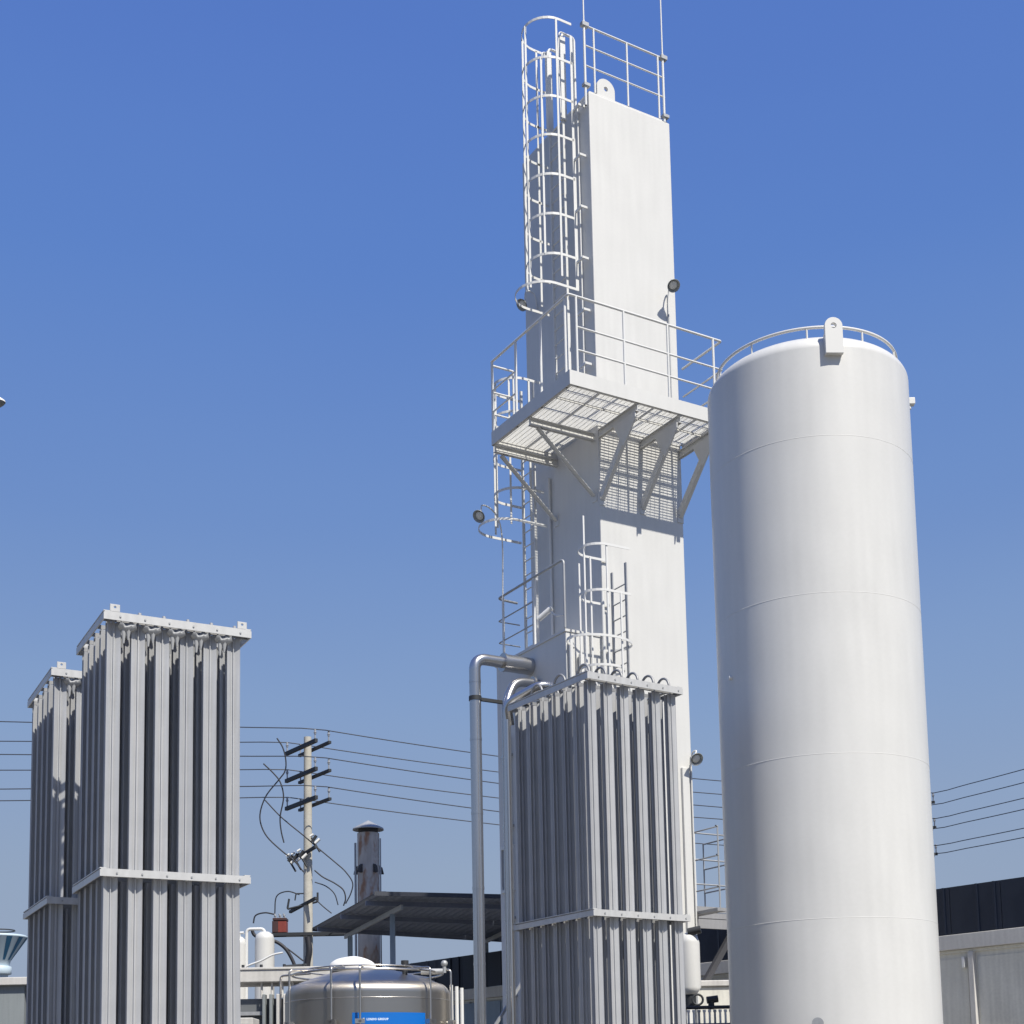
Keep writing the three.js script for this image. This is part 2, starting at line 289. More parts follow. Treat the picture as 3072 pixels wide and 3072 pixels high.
// --- main platform
{
  const y0 = 14.2, x0 = -1.46, x1 = 2.06, z0 = -1.52, z1 = 1.29;
  const p = part(tower, 'platform', [ // edge channels
    box(x0 + 0.01, x0 + 0.06, y0, y0 + 0.16, z0, z1 - 0.01), box(x0 + 0.06, x1 - 0.06, y0, y0 + 0.16, z1 - 0.06, z1 - 0.01), box(x1 - 0.06, x1 - 0.01, y0, y0 + 0.16, 0.0, z1 - 0.01), box(x0 + 0.06, 0, y0, y0 + 0.16, z0, z0 + 0.05)], M.white);
  const chan = (a, b, w, h) => [beam(a, b, 0.012, h), beam(a.clone().add(V(0, h / 2 - 0.006, 0)), b.clone().add(V(0, h / 2 - 0.006, 0)), w, 0.012), beam(a.clone().add(V(0, -h / 2 + 0.006, 0)), b.clone().add(V(0, -h / 2 + 0.006, 0)), w, 0.012)];
  for (const x of [0.02, 1.0, 1.93]) part(p, 'support_beam', chan(V(x, y0 - 0.08, 0.01), V(x, y0 - 0.08, z1 - 0.02), 0.09, 0.15), M.white);
  for (const z of [-0.16, -1.46]) part(p, 'support_beam', chan(V(-0.01, y0 - 0.08, z), V(x0 + 0.02, y0 - 0.08, z), 0.09, 0.15), M.white);
  for (const x of [0.05, 1.0, 1.9]) {
    part(p, 'brace', [beam(V(x, 12.82, 0.02), V(x, y0 - 0.16, 1.14), 0.09, 0.012), beam(V(x - 0.045, 12.89, 0.02), V(x - 0.045, y0 - 0.16, 1.10), 0.012, 0.14)], M.white);
    part(p, 'gusset', plate([[0, 0], [0.70, 0], [0.70, -0.10], [0.47, -0.34], [0.30, -0.50], [0.20, -0.36]], 0.014).rotateY(-Math.PI / 2).translate(x - 0.055, y0 - 0.15, 0.54), M.white);
    part(p, 'foot_plate', box(x - 0.07, x + 0.07, 12.72, 12.95, 0, 0.014), M.white);
  }
  for (const z of [-0.16, -1.52]) {
    part(p, 'brace', [beam(V(-0.02, 12.95, z), V(-1.24, y0 - 0.16, z), 0.09, 0.012), beam(V(-0.02, 12.97, z - 0.04), V(-1.24, y0 - 0.14, z - 0.04), 0.012, 0.09)], M.white);
    part(p, 'gusset', box(-0.014, 0, 12.84, 13.08, z - 0.08, z + 0.08), M.white);
  }
  const t = 0.01;
  part(p, 'toe_plate', box(x0, x1, y0 + 0.0, y0 + 0.27, z1, z1 + t), M.white); part(p, 'toe_plate', box(x0 - t, x0, y0, y0 + 0.27, z0, z1 + t), M.white);
  part(p, 'toe_plate', box(x1, x1 + t, y0, y0 + 0.27, 0, z1 + t), M.white); part(p, 'toe_plate', box(x0, -0.95, y0, y0 + 0.27, z0 - t, z0), M.white);
  const gr = [];
  for (let z = z0 + 0.07; z < z1 - 0.07; z += 0.042) gr.push(box(x0 + 0.06, z < 0.01 ? -0.005 : x1 - 0.06, y0 + 0.11, y0 + 0.13, z - 0.0025, z + 0.0025));
  for (let x = x0 + 0.12; x < x1 - 0.06; x += 0.1) gr.push(box(x - 0.004, x + 0.004, y0 + 0.118, y0 + 0.132, x < 0 ? z0 + 0.06 : 0.01, z1 - 0.06));
  part(p, 'floor_grating', gr, M.white).userData.kind = 'stuff';
  for (const z of [0.62]) part(p, 'joist', box(x0 + 0.06, x1 - 0.06, y0 + 0.06, y0 + 0.10, z - 0.012, z + 0.012), M.white);
  for (const x of [-0.72, 0.5, 1.48]) part(p, 'joist', box(x - 0.012, x + 0.012, y0 + 0.065, y0 + 0.1, x < 0 ? z0 + 0.05 : 0.0, z1 - 0.06), M.white);
  const zt = z1 - 0.02, xt = x0 + 0.02;
  const rl = part(tower, 'platform_railing', [...path([V(xt - 0.0, 15.92, z0), V(xt, 15.92, zt), V(x1 - 0.02, 15.92, zt), V(x1 - 0.02, 15.92, 0.05)], 0.024, 0.04),
    ...path([V(xt + 0.15, 15.34, zt), V(x1 - 0.02, 15.34, zt), V(x1 - 0.02, 15.34, 0.05)], 0.019, 0.03), ...path([V(xt + 0.15, 14.9, zt), V(x1 - 0.02, 14.9, zt), V(x1 - 0.02, 14.9, 0.05)], 0.019, 0.03),
    ...path([V(xt, 15.85, z0), V(-0.95, 15.85, z0)], 0.022), ...path([V(xt, 15.3, z0), V(-0.95, 15.3, z0)], 0.019), ...path([V(xt, 14.85, z0), V(-0.95, 14.85, z0)], 0.019),
    ...path([V(xt, 15.32, z0), V(xt, 15.32, -0.62)], 0.017), ...path([V(xt, 14.88, z0), V(xt, 14.88, -0.62)], 0.017)], M.rail);
  for (const x of [-1.28, -0.24, 0.76, 1.84]) part(rl, 'post', cyl(V(x, y0, zt), V(x, 15.92, zt), 0.024), M.rail);
  for (const z of [1.14, 0.3, -0.6, -1.5]) part(rl, 'post', cyl(V(xt, y0, z), V(xt, 15.92, z), 0.026), M.rail);
  part(rl, 'post', cyl(V(-0.95, y0, z0), V(-0.95, 15.85, z0), 0.022), M.rail);
  part(tower, 'junction_box', [box(1.72, 1.92, 14.62, 15.15, 0, 0.09, 0.01), cyl(V(1.75, 15.1, 0.04), V(1.75, 17.0, 0.04), 0.014)], M.galv);
  part(tower, 'door_handle', path([V(1.05, 14.72, 0.0), V(1.05, 14.72, 0.06), V(1.05, 15.0, 0.06), V(1.05, 15.0, 0)], 0.014, 0.03), M.dark);
}
// cable tray low on the right edge
part(tower, 'cable_tray', [box(1.70, 1.86, 4.6, 7.8, 0, 0.06, 0.01), cyl(V(1.93, 4.6, 0.03), V(1.93, 7.9, 0.03), 0.018)], M.white);
{ // small bracket platform low on the right side
  const p = part(tower, 'side_platform', [box(1.98, 3.2, 4.95, 5.07, -1.3, -0.24, 0.006), box(1.98, 3.2, 4.76, 4.945, -0.30, -0.25)], M.galvPaint);
  part(p, 'brace', beam(V(1.99, 3.25, -0.28), V(3.08, 4.75, -0.28), 0.1, 0.11), M.brace);
  for (const y of [6.62, 6.1, 5.62]) part(p, 'handrail', path([V(2.08, y, -0.28), V(3.18, y, -0.28), V(3.18, y, -1.28)], 0.016, 0.03), M.galv);
  for (const y of [6.6, 6.05, 5.45]) part(p, 'handrail', path([V(2.1, y, -0.26), V(2.1, y, 0.55), V(2.02, y, 0.6)], 0.014, 0.03), M.galv);
  part(p, 'side_step', box(1.98, 2.2, 4.98, 5.04, -0.225, 0.62), M.galvPaint); part(p, 'post', cyl(V(2.1, 5.04, 0.55), V(2.1, 6.62, 0.55), 0.016), M.galv);
  part(p, 'post', cyl(V(3.18, 5.05, -1.27), V(3.18, 6.62, -1.27), 0.016), M.galv);
  for (const x of [2.08, 2.16, 3.16]) part(p, 'post', box(x - 0.025, x + 0.025, 5.07, 6.6, -0.305, -0.255), M.rail);
  part(p, 'toe_plate', box(1.98, 3.2, 5.075, 5.18, -0.24, -0.23), M.galvPaint);
}
// ---------------------------------------------------------------- lamps on the tower
const TF = new THREE.Matrix4().makeRotationY(TA).setPosition(...TW), tw = (x, y, z) => V(x, y, z).applyMatrix4(TF);
const lampShade = lathe([[0.0, 0.13], [0.035, 0.13], [0.05, 0.10], [0.10, 0.06], [0.165, -0.02], [0.172, -0.045], [0.16, -0.045], [0.095, 0.045], [0.04, 0.08], [0, 0.085]], 28);
function lamp(label, c, aim, armPts, s = 0.76) { // c, armPts in tower coordinates
  const w = tw(...c), o = thing('flood_lamp', label, 'lamp', [w.x, w.y, w.z], TA, 'round lamps on the tower');
  const R = new THREE.Matrix4().makeRotationFromQuaternion(new THREE.Quaternion().setFromUnitVectors(V(0, -1, 0), V(...aim).normalize()));
  part(o, 'lamp_shade', lampShade.clone().scale(s, s, s).applyMatrix4(R), M.lampShade);
  part(o, 'lens', new THREE.SphereGeometry(0.115 * s, 18, 8, 0, Math.PI * 2, Math.PI * 0.55, Math.PI * 0.45).scale(1, 0.45, 1).translate(0, 0.01, 0).applyMatrix4(R), M.lampIn);
  part(o, 'arm', tube([V(0, 0.1 * s, 0).applyMatrix4(R), ...armPts.map((p) => V(p[0] - c[0], p[1] - c[1], p[2] - c[2]))], 0.015, 30), M.rail);
}
lamp('round dark lamp at the right edge of the tower above the platform', [1.66, 17.44, 0.34], [-0.15, -0.75, 0.65], [[1.7, 17.62, 0.25], [1.76, 17.5, 0.06], [1.76, 17.0, 0.03]]);
lamp('round dark lamp on the shaded left side just above the platform', [-0.34, 17.72, -2.1], [-0.85, -0.8, 0.1], [[-0.25, 18.02, -2.08], [-0.1, 18.0, -2.05], [-0.02, 17.7, -2.05]]);
lamp('round dark lamp on a gooseneck pole left of the tower, below the platform', [-1.62, 12.84, -1.78], [-0.85, -0.75, 0.35], [[-1.5, 13.12, -1.9], [-1.2, 13.16, -2.05], [-0.95, 13.05, -2.2], [-0.84, 12.8, -2.27], [-0.84, 11.5, -2.27], [-0.84, 10.2, -2.27]]);
lamp('round dark lamp low on the right edge of the tower, beside the tank', [1.88, 7.94, 0.26], [-0.1, -0.55, 0.8], [[1.95, 8.12, 0.18], [1.95, 8.1, 0.06], [1.93, 7.8, 0.03]]);
{ const w = tw(-0.84, 10.66, -0.55), o = thing('security_camera', 'small white security camera on the annex railing of the tower', 'camera', [w.x, w.y, w.z], TA);
  part(o, 'camera_body', cyl(V(-0.14, -0.12, -0.16), V(0.02, 0.06, 0.05), 0.055, 0.055, 16), M.rail);
  part(o, 'camera_arm', path([V(0, 0.0, 0.02), V(0.02, -0.14, 0.2), V(0.02, -0.2, 0.47)], 0.016, 0.05), M.rail); }

// ---------------------------------------------------------------- insulated pipe left of the tower
{
  const o = thing('insulated_pipe', 'tall shiny metal-clad pipe bending over into the tower annex', 'pipe', tw(-2.08, 0, -1.25).toArray(), TA);
  const H = 9.78;
  part(o, 'pipe_cladding', path([V(0, 0.12, 0), V(0, H, 0), V(1.238, H, 0)], 0.108, 0.24, 60, 24), M.clad);
  for (const y of [1.2, 2.6, 4.0, 5.4, 6.8, 8.2, 9.3]) part(o, 'joint_band', cyl(V(0, y, 0), V(0, y + 0.05, 0), 0.113, 0.113, 24), M.clad);
  part(o, 'flange_sleeve', [cyl(V(0.62, H, 0), V(1.236, H, 0), 0.165, 0.165, 28), cyl(V(0.60, H, 0), V(0.64, H, 0), 0.18, 0.18, 28)], M.clad);
  part(o, 'pipe_support', [beam(V(0.1, 9.0, 0), V(1.236, 9.0, 0), 0.06, 0.06), cyl(V(0, 8.96, 0), V(0, 9.04, 0), 0.12, 0.12, 24)], M.dark);
  part(o, 'base_brace', beam(V(0.1, 2.7, 0.1), V(1.2, 4.2, 0.1), 0.05, 0.05), M.galv);
}
{
  const o = thing('short_elbow_pipe', 'short silver elbow pipe between tower annex and the finned vaporizer', 'pipe', tw(-0.84, 0, -1.0).toArray(), TA);
  part(o, 'pipe_cladding', path([V(0.0, 9.38, 0), V(-0.52, 9.36, 0), V(-0.78, 8.9, 0.1), V(-0.8, 0.12, 0.1)], 0.085, 0.22, 60, 20), M.clad);
  part(o, 'flange', cyl(V(-0.14, 9.375, 0), V(-0.10, 9.375, 0), 0.13, 0.13, 20), M.clad);
}

// ---------------------------------------------------------------- finned ambient vaporizers
const DEG = Math.PI / 180;
function starGeometry(rad, y0, y1) { // four long slanted fins, two short ridges between
  const s = new THREE.Shape(), n = 6, tt = 0.0028, rc = 0.016;
  for (let i = 0; i < n; i++) {
    const A = (m) => [-28, 28, 90, 152, 208, 270][(m + 6) % 6] * DEG, a = A(i), c = Math.cos(a), q = Math.sin(a), P = (r, t) => [r * c - t * q, r * q + t * c], R = i % 3 === 2 ? rad * 0.45 : rad;
    const k = (a - A(i - 1) + 4 * Math.PI) % (2 * Math.PI) / 2, i0 = [rc * Math.cos(a - k), rc * Math.sin(a - k)];
    if (!i) s.moveTo(...i0); else s.lineTo(...i0);
    s.lineTo(...P(rc + 0.004, -tt)); s.lineTo(...P(R - 0.006, -tt)); s.lineTo(...P(R - 0.003, -tt * 1.9)); s.lineTo(...P(R, -tt * 1.2)); s.lineTo(...P(R, tt * 1.2)); s.lineTo(...P(R - 0.003, tt * 1.9)); s.lineTo(...P(R - 0.006, tt)); s.lineTo(...P(rc + 0.004, tt));
  }
  s.closePath();
  const g = new THREE.ExtrudeGeometry(s, { depth: y1 - y0, bevelEnabled: false, steps: 1 });
  return g.rotateX(-Math.PI / 2).translate(0, y0, 0);
}
function vaporizer(label, pos, turn, nx, nz, pitch, w, d, rad, mid, hooks, H = 6.87) {
  const e = 0.115, o = thing('ambient_vaporizer', label, 'vaporizer', pos, turn, 'finned aluminium vaporizers');
  const tones = [M.alum, M.alumPale, M.alumDull];
  const lower = shared(starGeometry(rad, 0.75, mid - 0.068)), upper = shared(starGeometry(rad, mid - 0.004, H - 0.095));
  const core = shared(cyl(V(0, 0.6, 0), V(0, H + 0.02, 0), 0.017, 0.017, 8));
  const px = (i) => e + i * pitch, pz = (k) => -e - k * ((d - 2 * e) / (nz - 1));
  for (let i = 0; i < nx; i++) for (let k = 0; k < nz; k++) {
    const tone = tones[Math.floor(rnd() * 3)], f = place(o, 'fin_tube', upper, tone, px(i) + (rnd() - 0.5) * 0.006, 0, pz(k), (rnd() - 0.5) * 0.09), lf = part(f, 'lower_fins', lower, tone); part(f, 'core_pipe', core, M.alum);
    lf.rotation.y = (rnd() - 0.5) * 0.06; if (!hooks && i === nx - 1 && !k) { lf.rotation.z = 0.012; lf.position.x = 0.012 * mid; } // the outer tube leans out below the middle frame
  }
  // frames: angle bars, front/back/left/right
  const ang = (y, h, x0, x1, z0, z1) => [
    ['frame_bar', [box(x0, x1, y, y + h, z1, z1 + 0.012), box(x0, x1, y + h, y + h + 0.012, z1 - 0.06, z1 + 0.012)]], ['frame_bar', [box(x0, x1, y, y + h, z0 - 0.012, z0), box(x0, x1, y + h, y + h + 0.012, z0 - 0.012, z0 + 0.06)]],
    ['side_bar', [box(x0 - 0.012, x0, y, y + h, z0 - 0.012, z1 + 0.012), box(x0 - 0.012, x0 + 0.055, y + h + 0.013, y + h + 0.024, z0, z1)]], ['side_bar', [box(x1, x1 + 0.012, y, y + h, z0 - 0.012, z1 + 0.012), box(x1 - 0.055, x1 + 0.012, y + h + 0.013, y + h + 0.024, z0, z1)]]];
  for (const [y, h, ex] of [[H - 0.10, 0.078, 0.0], [mid - 0.075, 0.07, 0.0], [0.62, 0.09, 0.0]]) {
    const bars = ang(y, h, -ex, w + ex, -d, 0);
    bars.forEach(([n, g], i) => { const b = part(o, n, g, M.alumBar);
      if (i === 0) for (let q = 0; q < nx; q++) part(b, 'bolt', new THREE.CylinderGeometry(0.011, 0.011, 0.01, 6).rotateX(Math.PI / 2).translate(px(q) + 0.05, y + h * 0.55, 0.017), M.galv); });
  }
  // cross straps that hold the tubes, under the top and the middle frame
  for (const y of [H - 0.085, mid - 0.062]) for (let k = 0; k < nz; k++) part(o, 'tube_strap', box(0.0, w, y, y + 0.045, pz(k) - 0.006, pz(k) + 0.006), M.alumDark);
  // return bends
  const ub = (y, ax) => { const r = pitch / 2, p = []; for (let i = 0; i <= 10; i++) { const a = Math.PI * i / 10; p.push(ax ? V(r - r * Math.cos(a), y + 0.085 * Math.sin(a), 0) : V(0, y + 0.15 * Math.sin(a), -(r - r * Math.cos(a)) * ((d - 2 * e) / (nz - 1)) / pitch)); } return shared(tube(p, 0.017, 14)); };
  if (hooks) { const g = ub(H + 0.01, false); for (let i = 0; i < nx; i++) for (let k = 0; k < nz - 1; k += 2) place(o, 'return_bend', g, M.alumDark, px(i), 0, pz(k)); }
  else {
    const nub = shared([cyl(V(0, H, 0), V(0, H + 0.05, 0), 0.02, 0.02, 8), cyl(V(0, H + 0.05, 0), V(0, H + 0.055, 0), 0.013, 0.013, 8)]);
    for (let i = 0; i < nx; i++) for (let k = 0; k < nz; k += nz - 1) place(o, 'pipe_stub', nub, M.alum, px(i) + 0.02, 0, pz(k));
    for (const [x, z] of [[0.06, -0.02], [w - 0.14, -0.02], [0.06, -d + 0.02], [w - 0.14, -d + 0.02]]) part(o, 'lifting_lug', plate([[0, 0], [0.10, 0], [0.10, 0.075], [0, 0.075]], 0.012, [0.05, 0.045, 0.016]).translate(x, H + 0.0, z), M.alumBar);
  }
  const lb = ub(H - 0.30, true); // frosted bends between neighbouring tubes below the top frame
  const lump = (g) => { const p = g.attributes.position; for (let i = 0; i < p.count; i++) { const q = V(p.getX(i), p.getY(i), p.getZ(i)), k = 0.016 * noise.noise(q.x * 22, q.y * 22, q.z * 22 + 3); p.setXYZ(i, q.x + k, q.y + k * 1.5, q.z + k); } g.computeVertexNormals(); return g; };
  const fr = shared([lump(tube(hooks ? [V(0.06, H - 0.10, 0), V(0.075, H - 0.17, 0), V(pitch / 2, H - 0.21, 0), V(pitch - 0.075, H - 0.17, 0), V(pitch - 0.06, H - 0.10, 0)] : [V(0.05, H - 0.12, 0), V(0.085, H - 0.14, 0), V(pitch / 2, H - 0.16, 0), V(pitch - 0.085, H - 0.14, 0), V(pitch - 0.05, H - 0.12, 0)], hooks ? 0.03 : 0.05, 16)), cyl(V(0.10, H - 0.33, 0.0), V(0.10, H - 0.18, 0), 0.010, 0.03, 8), cyl(V(pitch - 0.12, H - 0.29, 0.01), V(pitch - 0.12, H - 0.18, 0.01), 0.008, 0.032, 8), cyl(V(pitch / 2 + 0.02, H - 0.27, -0.01), V(pitch / 2 + 0.02, H - 0.19, -0.01), 0.008, 0.03, 8)]);
  void lb;
  if (!hooks) for (let k = 0; k < nz; k++) for (let i = 0; i < nx - 1; i++) { const m = place(o, 'return_bend', fr, M.frost, px(i), 0, pz(k) + (hooks ? 0.03 : 0.065)); void m; }
  for (const [x, z] of [[0.03, -0.03], [w - 0.03, -0.03], [0.03, -d + 0.03], [w - 0.03, -d + 0.03]]) part(o, 'leg', [box(x - 0.04, x + 0.04, 0.13, 0.62, z - 0.04, z + 0.04), box(x - 0.09, x + 0.09, 0.12, 0.13, z - 0.09, z + 0.09)], M.galv);
  part(o, 'manifold', [...path([V(px(0), 0.45, -0.3), V(px(nx - 1), 0.45, -0.3)], 0.05), ...path([V(px(0), 0.45, -d + 0.3), V(px(nx - 1), 0.45, -d + 0.3)], 0.05)], M.clad);
  return o;
}
vaporizer('tall aluminium fin vaporizer with six bright columns, front left of the pole', [-4.30, 0, -15.1], 28 * DEG, 6, 5, 0.266, 1.61, 1.41, 0.084, 4.06, false);
vaporizer('dark shaded fin vaporizer at far left, half hidden behind another', [-5.50, 0, -17.12], 28 * DEG, 6, 5, 0.266, 1.61, 1.62, 0.084, 4.06, false);
const cv = vaporizer('slim aluminium fin vaporizer with curved top bends in front of the tower', [1.02, 0, -18.0], 33.2 * DEG, 6, 7, 0.262, 1.54, 1.84, 0.078, 3.90, true, 6.96);
part(cv, 'header_pipe', path([V(0.12, 6.72, -1.98), V(0.02, 7.0, -1.9), V(0.3, 7.2, -1.5), V(0.62, 7.18, -1.5)], 0.06, 0.12, 40, 16), M.clad);
part(cv, 'side_pipe', cyl(V(-0.12, 0.12, -1.7), V(-0.12, 6.7, -1.7), 0.03, 0.03, 14), M.clad);

// ---------------------------------------------------------------- white storage tank
{
  const R = 1.42, yT = 11.56, b = 0.44, o = thing('storage_tank', 'large white cylindrical storage tank with lifting lugs at right', 'tank', [4.4, 0, -20]);
  const pr = [[0.0, 0.75], [1.0, 0.78], [1.3, 0.88], [R, 1.1]];
  for (const y of [2.5, 4, 6, 8, 10]) pr.push([R, y]);
  for (let i = 0; i <= 26; i++) { const a = i / 26 * Math.PI / 2; pr.push([R * Math.cos(a) ** 0.82, yT + b * Math.sin(a)]); }
  pr[pr.length - 1][0] = 0;
  const g = lathe(pr, 128), m = new THREE.Mesh(g, M.tank); // keeps cylindrical uv
  { const uv = g.attributes.uv, p = g.attributes.position; for (let i = 0; i < uv.count; i++) uv.setXY(i, uv.getX(i) * 8, p.getY(i)); }
  m.name = 'tank_shell'; m.castShadow = m.receiveShadow = true; o.add(m);
  for (const y of [10.31, 8.14, 5.97, 3.81]) part(o, 'weld_seam', new THREE.TorusGeometry(R - 0.002, 0.0045, 6, 128).rotateX(Math.PI / 2).translate(0, y, 0), M.tankTrim);
  const rr = 1.27, ry = yT + 0.36, ring = part(o, 'ring_rail', new THREE.TorusGeometry(rr, 0.022, 8, 96).rotateX(Math.PI / 2).translate(0, ry, 0), M.tankTrim);
  for (let i = 0; i < 10; i++) { const a = i / 10 * Math.PI * 2 + 0.5; part(ring, 'rail_stud', cyl(V(rr * Math.cos(a), yT + 0.1, rr * Math.sin(a)), V(rr * Math.cos(a), ry, rr * Math.sin(a)), 0.014), M.tankTrim); }
  for (const a of [0.05, Math.PI + 0.05]) { // lug faces outward
    const l = part(o, 'lifting_lug', [plate(lugShape(0.235, 0.50), 0.05, [0, 0.385, 0.042]).translate(0, 0, 0), box(-0.117, 0.117, 0.0, 0.30, -0.06, 0)], M.tankTrim);
    l.position.set(Math.sin(a) * (R + 0.03), yT - 0.13, Math.cos(a) * (R + 0.03)); l.rotation.y = a;
  }
  part(o, 'side_stub', [box(R - 0.02, R + 0.13, yT - 0.16, yT - 0.06, -0.05, 0.05, 0.01), cyl(V(R + 0.05, yT - 0.22, 0), V(R + 0.05, yT - 0.1, 0), 0.03)], M.tankTrim);
  const na = -0.36; // small capped nozzle near the bottom
  const n = part(o, 'nozzle', [cyl(V(0, 0, R - 0.02), V(0, 0, R + 0.07), 0.05, 0.05, 20), cyl(V(0, 0, R + 0.07), V(0, 0, R + 0.10), 0.075, 0.075, 24)], M.galv); n.position.y = 2.46; n.rotation.y = na;
  part(o, 'instrument_boss', [cyl(V(-1.30, 7.26, 0.50), V(-1.365, 7.26, 0.525), 0.028, 0.028, 12)], M.rail);
  for (const a of [0.8, 2.37, 3.94, 5.5]) part(o, 'leg', [box(-0.11, 0.11, 0.12, 1.3, -0.06, 0.06).rotateY(-a + Math.PI / 2).translate(1.33 * Math.cos(a), 0, 1.33 * Math.sin(a))], M.tankTrim);
}

// ---------------------------------------------------------------- stainless tank, bottom centre
{
  const R = 1.07, o = thing('stainless_tank', 'shiny stainless steel tank with domed top and blue panel, bottom centre', 'tank', [-1.90, 0, -19]);
  const pr = [[0, 0.3], [R, 0.3]];
  for (const y of [1, 1.8, 2.4]) pr.push([R, y]);
  for (let i = 0; i <= 12; i++) { const a = i / 12 * Math.PI / 2 * 0.88; pr.push([R - 0.16 + 0.16 * Math.cos(a), 2.93 + 0.16 * Math.sin(a)]); }
  const [lr, ly] = pr[pr.length - 1];
  for (let i = 1; i <= 14; i++) { const t = i / 14; pr.push([lr * (1 - t), ly + 0.21 * (1 - (1 - t) ** 2)]); }
  const g = lathe(pr, 128), m = new THREE.Mesh(g, M.steel); m.name = 'tank_shell'; m.castShadow = m.receiveShadow = true; o.add(m);
  part(o, 'weld_seam', new THREE.TorusGeometry(R + 0.001, 0.006, 6, 96).rotateX(Math.PI / 2).translate(0, 2.86, 0), M.steelTube);
  const blob = new THREE.SphereGeometry(0.30, 32, 16, 0, Math.PI * 2, 0, Math.PI * 0.62).scale(1, 0.5, 1);
  { const p = blob.attributes.position; for (let i = 0; i < p.count; i++) { const x = p.getX(i), y = p.getY(i), z = p.getZ(i), k = 1 + 0.07 * noise.noise(x * 5, y * 6, z * 5); p.setXYZ(i, x * k, y * k, z * k); } blob.computeVertexNormals(); }
  part(o, 'manhole_cover', blob.translate(-0.2, 3.32, 0), M.blanket, 'white wrapped cover on the dome');
  // ring of spray pipe on stand-off tubes
  const rr = 0.98, ry = 3.22;
  const ring = part(o, 'ring_pipe', [new THREE.TorusGeometry(rr, 0.013, 8, 64).rotateX(Math.PI / 2).translate(0, ry, 0), new THREE.TorusGeometry(rr - 0.16, 0.009, 8, 64).rotateX(Math.PI / 2).translate(0, ry + 0.06, 0)], M.steelTube);
  for (const deg of [-52, -17, 1, 48, 72, 140, 180, 220, 265]) {
    const a = deg * DEG, s = Math.sin(a), c = Math.cos(a), P = (r, y) => V(r * s, y, r * c);
    const t = part(o, 'stand_pipe', path([P(1.16, 0.4), P(1.16, ry + 0.02), P(rr - 0.22, ry + 0.04)], 0.014, 0.05), M.steelTube);
    part(t, 'clamp', [cyl(P(1.1, 2.56), P(1.2, 2.56), 0.02), box(-0.06, 0.06, 2.53, 2.59, 1.13, 1.2).rotateY(a)], M.steelTube);
  }
  void ring;
  part(o, 'relief_valve', [cyl(V(0.52, 2.98, 0.45), V(0.52, 3.3, 0.45), 0.035), cyl(V(0.52, 3.3, 0.45), V(0.52, 3.36, 0.45), 0.05)], M.dark);
  part(o, 'level_pipes', [1.1, 1.17, 1.235].map((x, i) => cyl(V(x, 0.3, 0.25), V(x, 3.05 - i * 0.02, 0.25), 0.024)), M.rail);
  part(o, 'vent_valve', [cyl(V(1.02, 3.2, 0.35), V(1.02, 3.3, 0.35), 0.025), new THREE.SphereGeometry(0.045, 12, 8).translate(1.02, 3.32, 0.35), cyl(V(0.72, 3.22, 0.35), V(1.0, 3.22, 0.35), 0.04)], M.galv);
  // blue panel with white lettering
  const cnv = document.createElement('canvas'); cnv.width = 1024; cnv.height = 1024; const x = cnv.getContext('2d');
  x.fillStyle = '#0463b6'; x.fillRect(0, 0, 1024, 1024);
  x.fillStyle = '#2f7cc6'; x.beginPath(); x.moveTo(560, 300); x.quadraticCurveTo(820, 250, 1024, 150); x.lineTo(1024, 200); x.quadraticCurveTo(820, 285, 560, 320); x.fill();
  x.fillStyle = '#e8eef4'; x.fillRect(140, 78, 22, 34); x.font = 'bold 42px sans-serif'; x.fillText('LINDO GROUP', 184, 111);
  const ct = new THREE.CanvasTexture(cnv); ct.colorSpace = THREE.SRGBColorSpace;
  const sg = new THREE.CylinderGeometry(R + 0.012, R + 0.012, 0.9, 40, 1, true, -0.08, 0.90).translate(0, 2.22, 0);
  const s = new THREE.Mesh(sg, new THREE.MeshStandardMaterial({ map: ct, roughness: 0.4, side: THREE.DoubleSide })); s.name = 'sign_panel'; s.castShadow = s.receiveShadow = true; s.userData.label = 'blue panel with white lettering'; o.add(s);
  for (const a of [0.7, 2.3, 3.9, 5.4]) part(o, 'leg', cyl(V(0.9 * Math.cos(a), 0.12, 0.9 * Math.sin(a)), V(0.9 * Math.cos(a), 0.4, 0.9 * Math.sin(a)), 0.06), M.steelTube);
}

